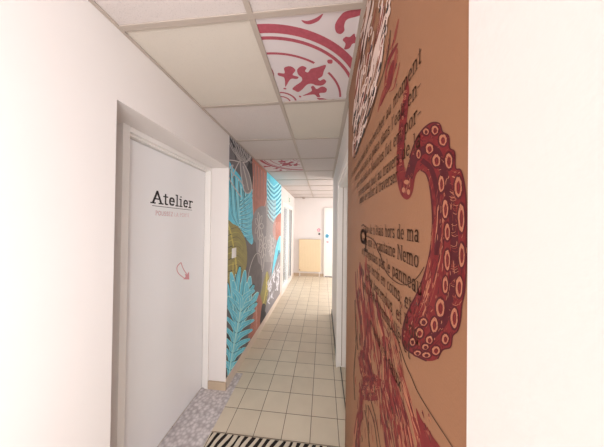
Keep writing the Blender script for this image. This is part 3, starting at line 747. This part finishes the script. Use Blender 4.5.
# ------------------------------------------------------------------ ceiling rosette tiles
def rosette(pr, O, s, rot, depth):
    """quarter of a cement tile pattern; (u,v) in the tile, centre of the arcs at (0,1)"""
    def P(u, v):
        u, v = u-.5, v-.5
        for _ in range(rot): u, v = -v, u
        return (O[0]+(u+.5)*s, O[1]+(v+.5)*s)
    def pl(pts, key='red', sm=5):
        pts = catmull(pts, sm, True) if sm else pts
        pr.poly([P(*p) for p in pts], key, pix=False)
    def arc(r, w_, a0, a1, c=(.01, .985)):
        n = 30
        ins = [(c[0]+(r-w_/2)*math.cos(math.radians(a0+(a1-a0)*i/n)), c[1]-(r-w_/2)*math.sin(math.radians(a0+(a1-a0)*i/n))) for i in range(n+1)]
        out = [(c[0]+(r+w_/2)*math.cos(math.radians(a0+(a1-a0)*i/n)), c[1]-(r+w_/2)*math.sin(math.radians(a0+(a1-a0)*i/n))) for i in range(n+1)]
        for i in range(n): pr.face([P(*p) for p in (ins[i], ins[i+1], out[i+1], out[i])], 'red')
        pr.k += 1
    def D(a, r, off=0):                     # polar from the arc centre; a in degrees below the u axis
        q = math.radians(a); r *= 1.08; off *= 1.3; return (.01+r*math.cos(q)+off*math.sin(q), .985-r*math.sin(q)+off*math.cos(q))
    arc(.885, .07, 2, 90); arc(.81, .028, 3, 90)
    arc(.67, .022, 3, 38); arc(.67, .022, 53, 89)
    arc(.17, .022, 5, 85); arc(.1, .018, 5, 85)
    # fleur de lys on the diagonal
    def shape(a, pts): pl([D(a, r, o_) for r, o_ in pts])
    shape(45, [(.24, 0), (.245, .03), (.30, .035), (.38, .028), (.42, .05), (.43, .09), (.47, .125), (.525, .12), (.535, .085), (.50, .075), (.505, .05), (.55, .055), (.60, .03), (.66, 0),
               (.60, -.03), (.55, -.055), (.505, -.05), (.50, -.075), (.535, -.085), (.525, -.12), (.47, -.125), (.43, -.09), (.42, -.05), (.38, -.028), (.30, -.035), (.245, -.03)])
    for a in (20, 70):
        shape(a, [(.25, 0), (.33, .015), (.37, .03), (.38, .07), (.41, .075), (.42, .03), (.48, .04), (.51, 0), (.48, -.04), (.42, -.03), (.41, -.075), (.38, -.07), (.37, -.03), (.33, -.015)])
        shape(a, [(.21, 0), (.222, .014), (.235, 0), (.222, -.014)])
    shape(45, [(.685, 0), (.705, .022), (.73, 0), (.705, -.022)])
    for a in (3, 87):
        shape(a, [(.38, -.01), (.45, .05 if a < 45 else -.05), (.52, .06 if a < 45 else -.06), (.56, .02 if a < 45 else -.02), (.5, .02 if a < 45 else -.02), (.44, -.005)])
    # corner palmette
    pl([(.60, .07), (.64, .035), (.74, .03), (.80, .05), (.72, .075), (.655, .09), (.64, .13), (.645, .17), (.62, .195), (.585, .175), (.575, .12)])
    pl([(.64, .245), (.66, .22), (.69, .225), (.72, .20), (.74, .235), (.80, .25), (.76, .28), (.72, .285), (.70, .325), (.66, .33), (.665, .28)])
    pl([(.92, .42), (.99, .38), (.96, .46), (1.0, .5), (.93, .52), (.88, .5), (.82, .52), (.80, .46), (.86, .44)])
    pl([(.34, .065), (.38, .075), (.44, .06), (.49, .035), (.46, .08), (.40, .10), (.36, .09)])
zt = CZ+.004
def printed_tile(x0, y0, x1, y1, label, rot=0):
    t = empty('printed_ceiling_tile', ((x0+x1)/2, (y0+y1)/2, zt)); tag(t, label, 'ceiling tile', 'printed rosette ceiling tiles')
    boxes('tile_board', [(x0+.003, x1-.003, y0+.003, y1-.003, zt, zt+.016)], M['rtile'], t)
    pr = Print(2, zt, -1, (x0+.012, x1-.012 if x1-x0 > .5 else x1-.004, y0+.012, y1-.012), step=1e-5, lift=.0003)
    rosette(pr, (x0, y0), .6, rot, zt)
    pr.build('rosette_print', t)
printed_tile(-.304, .80, XR-.004, 1.40, 'near ceiling tile with large crimson cement-tile rosette print, beside the kraft mural')
printed_tile(-.898, 2.60, -.304, 3.20, 'small far ceiling tile with crimson rosette print, above the jungle mural', 2)

# ------------------------------------------------------------------ door lettering
XD = -1.14
L = Print(0, XD, 1, None, step=1e-5)
a0 = L.px(151.5, 202.6); a1 = L.px(193, 208.0)
wA = text_width('Atelier', .05); u_ = (a1[0]-a0[0])/wA; zb = (a0[1]+a1[1])/2
write(L, 'Atelier', lambda x, y: (a0[0]+x*u_, zb+y*u_*.80), 'black', .10, .08, .05)
b0 = L.px(152, 205.8); b1 = L.px(192, 210.6)
L.poly([(b0[0], b0[1]), (b1[0], b0[1]), (b1[0], b0[1]+.0035), (b0[0], b0[1]+.0035)], 'black', pix=False)
c0 = L.px(155.5, 215); c1 = L.px(189.5, 217.0); wB = text_width('POUSSEZ LA PORTE', .06); v_ = (c1[0]-c0[0])/wB
zc = c0[1]
write(L, 'POUSSEZ', lambda x, y: (c0[0]+x*v_, zc+y*v_*1.0), 'pinkink', .075, .075, .06)
ox = text_width('POUSSEZ ', .06)
write(L, 'LA PORTE', lambda x, y: (c0[0]+(x+ox)*v_, zc+y*v_*.95), 'pinkink', .045, .045, .06)
o = L.build('door_lettering', None, origin=(XD, (a0[0]+a1[0])/2, zb))
tag(o, 'black serif Atelier lettering with underline and small pink line on the white door', 'lettering')
A = Print(0, XD, 1, None, step=1e-5)
A.stroke([(181, 262.5), (177.5, 266), (177, 270), (179, 274), (184, 278)], .8, 'pinkink', taper=False)
A.stroke([(181, 262.5), (182.5, 267), (184.5, 271), (187, 274)], .8, 'pinkink', taper=False)
A.poly([(189, 271.5), (189.2, 279.5), (183, 279.2), (185.6, 276.6), (184.8, 273.6), (187, 274.6)], 'pinkink')
pa = at(183, 271, 0, XD)
o = A.build('arrow_sticker', None, origin=pa); tag(o, 'small pink outlined arrow sticker curving down on the white door', 'sticker')

# ------------------------------------------------------------------ doormat
dm = empty('doormat', (-.34, 1.17, 0)); tag(dm, 'black and cream striped doormat lying on the beige tiled floor', 'mat')
mx0, mx1, my0, my1 = -.815, .165, .88, 1.472
boxes('mat_backing', [(mx0, mx1, my0, my1, .0032, .007)], M['mat_b'], dm)
bm = bmesh.new(); per = .054; sl = .42
nst = 0
x = mx0-.3
while x < mx1+.3:
    n = 22; pts = []
    for side in (0, 1):
        rr = range(n+1) if side == 0 else range(n, -1, -1)
        for i in rr:
            t = i/n; y = my0+.004+(my1-.008-my0)*t
            wv = .007*math.sin(t*9+x*7)+.004*math.sin(t*23+x*31)
            pts.append((x+sl*(y-my1)+wv+(side*per*(.50+.08*math.sin(t*13+x*17))), y))
    pts = clip_poly(pts, (mx0+.006, mx1-.006, my0, my1))
    if len(pts) > 2:
        top = [bm.verts.new((p[0], p[1], .0105)) for p in pts]; bot = [bm.verts.new((p[0], p[1], .006)) for p in pts]
        try:
            bm.faces.new(top); bm.faces.new(bot[::-1])
            for i in range(len(pts)): bm.faces.new((top[i-1], top[i], bot[i], bot[i-1]))
        except Exception: pass
    x += per
for f in bm.faces: f.tag = True
link('mat_stripes', bm, M['mat_w'], dm)

# ------------------------------------------------------------------ things at the far end
r = empty('radiator', (-.4, YE-.02, .15)); tag(r, 'tall flat beige panel radiator on the end wall', 'radiator')
bm = bmesh.new(); box(bm, -.735, -.065, YE-.075, YE-.03, .155, 1.135, bev=.006)
for i in range(13): box(bm, -.715+i*.0485, -.685+i*.0485, YE-.079, YE-.074, .19, 1.10, bev=.002)
link('panel', bm, M['rad'], r)
boxes('top_grille', [(-.735, -.065, YE-.07, YE-.035, 1.1352, 1.147)], M['plinth'], r, bev=.002)
bm = bmesh.new(); box(bm, -.6, -.57, YE-.03, YE-.003, .25, 1.05); box(bm, -.23, -.2, YE-.03, YE-.003, .25, 1.05); link('bracket', bm, M['white'], r)
bm = bmesh.new(); cyl(bm, (-.70, YE-.098, .215), .022, .04, 'Y'); v_o = link('valve', bm, M['plinth'], r, smooth=False)
bm = bmesh.new(); cyl(bm, (-.70, YE-.05, .08), .009, .16, 'Z'); link('pipe', bm, M['white'], r)
bm = bmesh.new(); cyl(bm, (-.1, YE-.05, .08), .009, .16, 'Z'); link('pipe', bm, M['white'], r)

def flower(name, x, z, rad, key, ckey, y=YE):
    bm = bmesh.new(); mi = 0
    for i in range(5):
        a = i*1.257+.3; cyl(bm, (x+rad*.6*math.cos(a), y-.0015-.0002*i, z+rad*.6*math.sin(a)), rad*.5, .001, 'Y', 14)
    cyl(bm, (x, y-.0035, z), rad*.4, .001, 'Y', 14, mi=1)
    return link(name, bm, [M[key], M[ckey]], origin=(x, y, z))
q = at(318.8, 230, 1, YE)
tag(flower('flower_sticker', q.x, q.z, .05, 'pink_st', 'white'), 'pink flower shaped sticker above the dark dial on the end wall', 'sticker')
q = at(319.3, 234, 1, YE)
kn = empty('wall_dial', (q.x, YE-.001, q.z)); tag(kn, 'small round dark dial on the end wall beside the far door', 'dial')
bm = bmesh.new(); cyl(bm, (q.x, YE-.006, q.z), .03, .012, 'Y'); link('plate', bm, M['seal'], kn)
bm = bmesh.new(); cyl(bm, (q.x, YE-.026, q.z), .02, .03, 'Y', r2=.026); link('cap', bm, M['black'], kn)
q = at(327, 236, 1, YE-.035)
tag(flower('flower_sticker', q.x, q.z, .062, 'blue_st', 'blued', YE-.03), 'blue flower shaped sticker on the white far door', 'sticker')
q = at(327.5, 242, 1, YE-.035)
tag(flower('flower_sticker', q.x, q.z, .032, 'pink_st', 'white', YE-.03), 'small pink sticker below the blue one on the far door', 'sticker')
# exit sign
q = at(289, 200, 0, XL)
ex = empty('exit_sign', (XL, q.y, q.z)); tag(ex, 'small white sign with green running figure above the glazed panel', 'sign')
boxes('sign_plate', [(XL+.001, XL+.02, q.y-.16, q.y+.16, q.z-.075, q.z+.075)], M['white'], ex, bev=.003)
E = Print(0, XL+.02, 1, None, step=1e-5)
E.poly([(q.y-.07, q.z-.055), (q.y+.06, q.z-.055), (q.y+.06, q.z+.055), (q.y-.07, q.z+.055)], 'green', pix=False)
E.oval(q.y+.015, q.z+.035, .011, .011, 'white', pix=False)
E.stroke([(q.y+.01, q.z+.02), (q.y-.005, q.z-.005)], .02, 'white', pix=False, smooth=0, taper=False)
E.stroke([(q.y-.005, q.z-.005), (q.y+.02, q.z-.02), (q.y+.01, q.z-.045)], .01, 'white', pix=False, smooth=0, taper=False)
E.stroke([(q.y-.005, q.z-.005), (q.y-.02, q.z-.03), (q.y-.045, q.z-.03)], .01, 'white', pix=False, smooth=0, taper=False)
E.stroke([(q.y-.02, q.z+.0), (q.y-.01, q.z+.015), (q.y+.035, q.z+.005)], .009, 'white', pix=False, smooth=0, taper=False)
E.build('pictogram', ex)
# smoke detector
sd = empty('smoke_detector', (-.60, 6.18, CZ-.003)); tag(sd, 'small round grey-brown smoke detector on the ceiling by the end wall', 'smoke detector')
bm = bmesh.new(); cyl(bm, (-.6, 6.18, CZ-.011), .06, .016, 'Z', 28, r2=.064); link('base', bm, M['det'], sd)
bm = bmesh.new(); cyl(bm, (-.6, 6.18, CZ-.034), .032, .03, 'Z', 28, r2=.05); link('cap', bm, M['det'], sd)
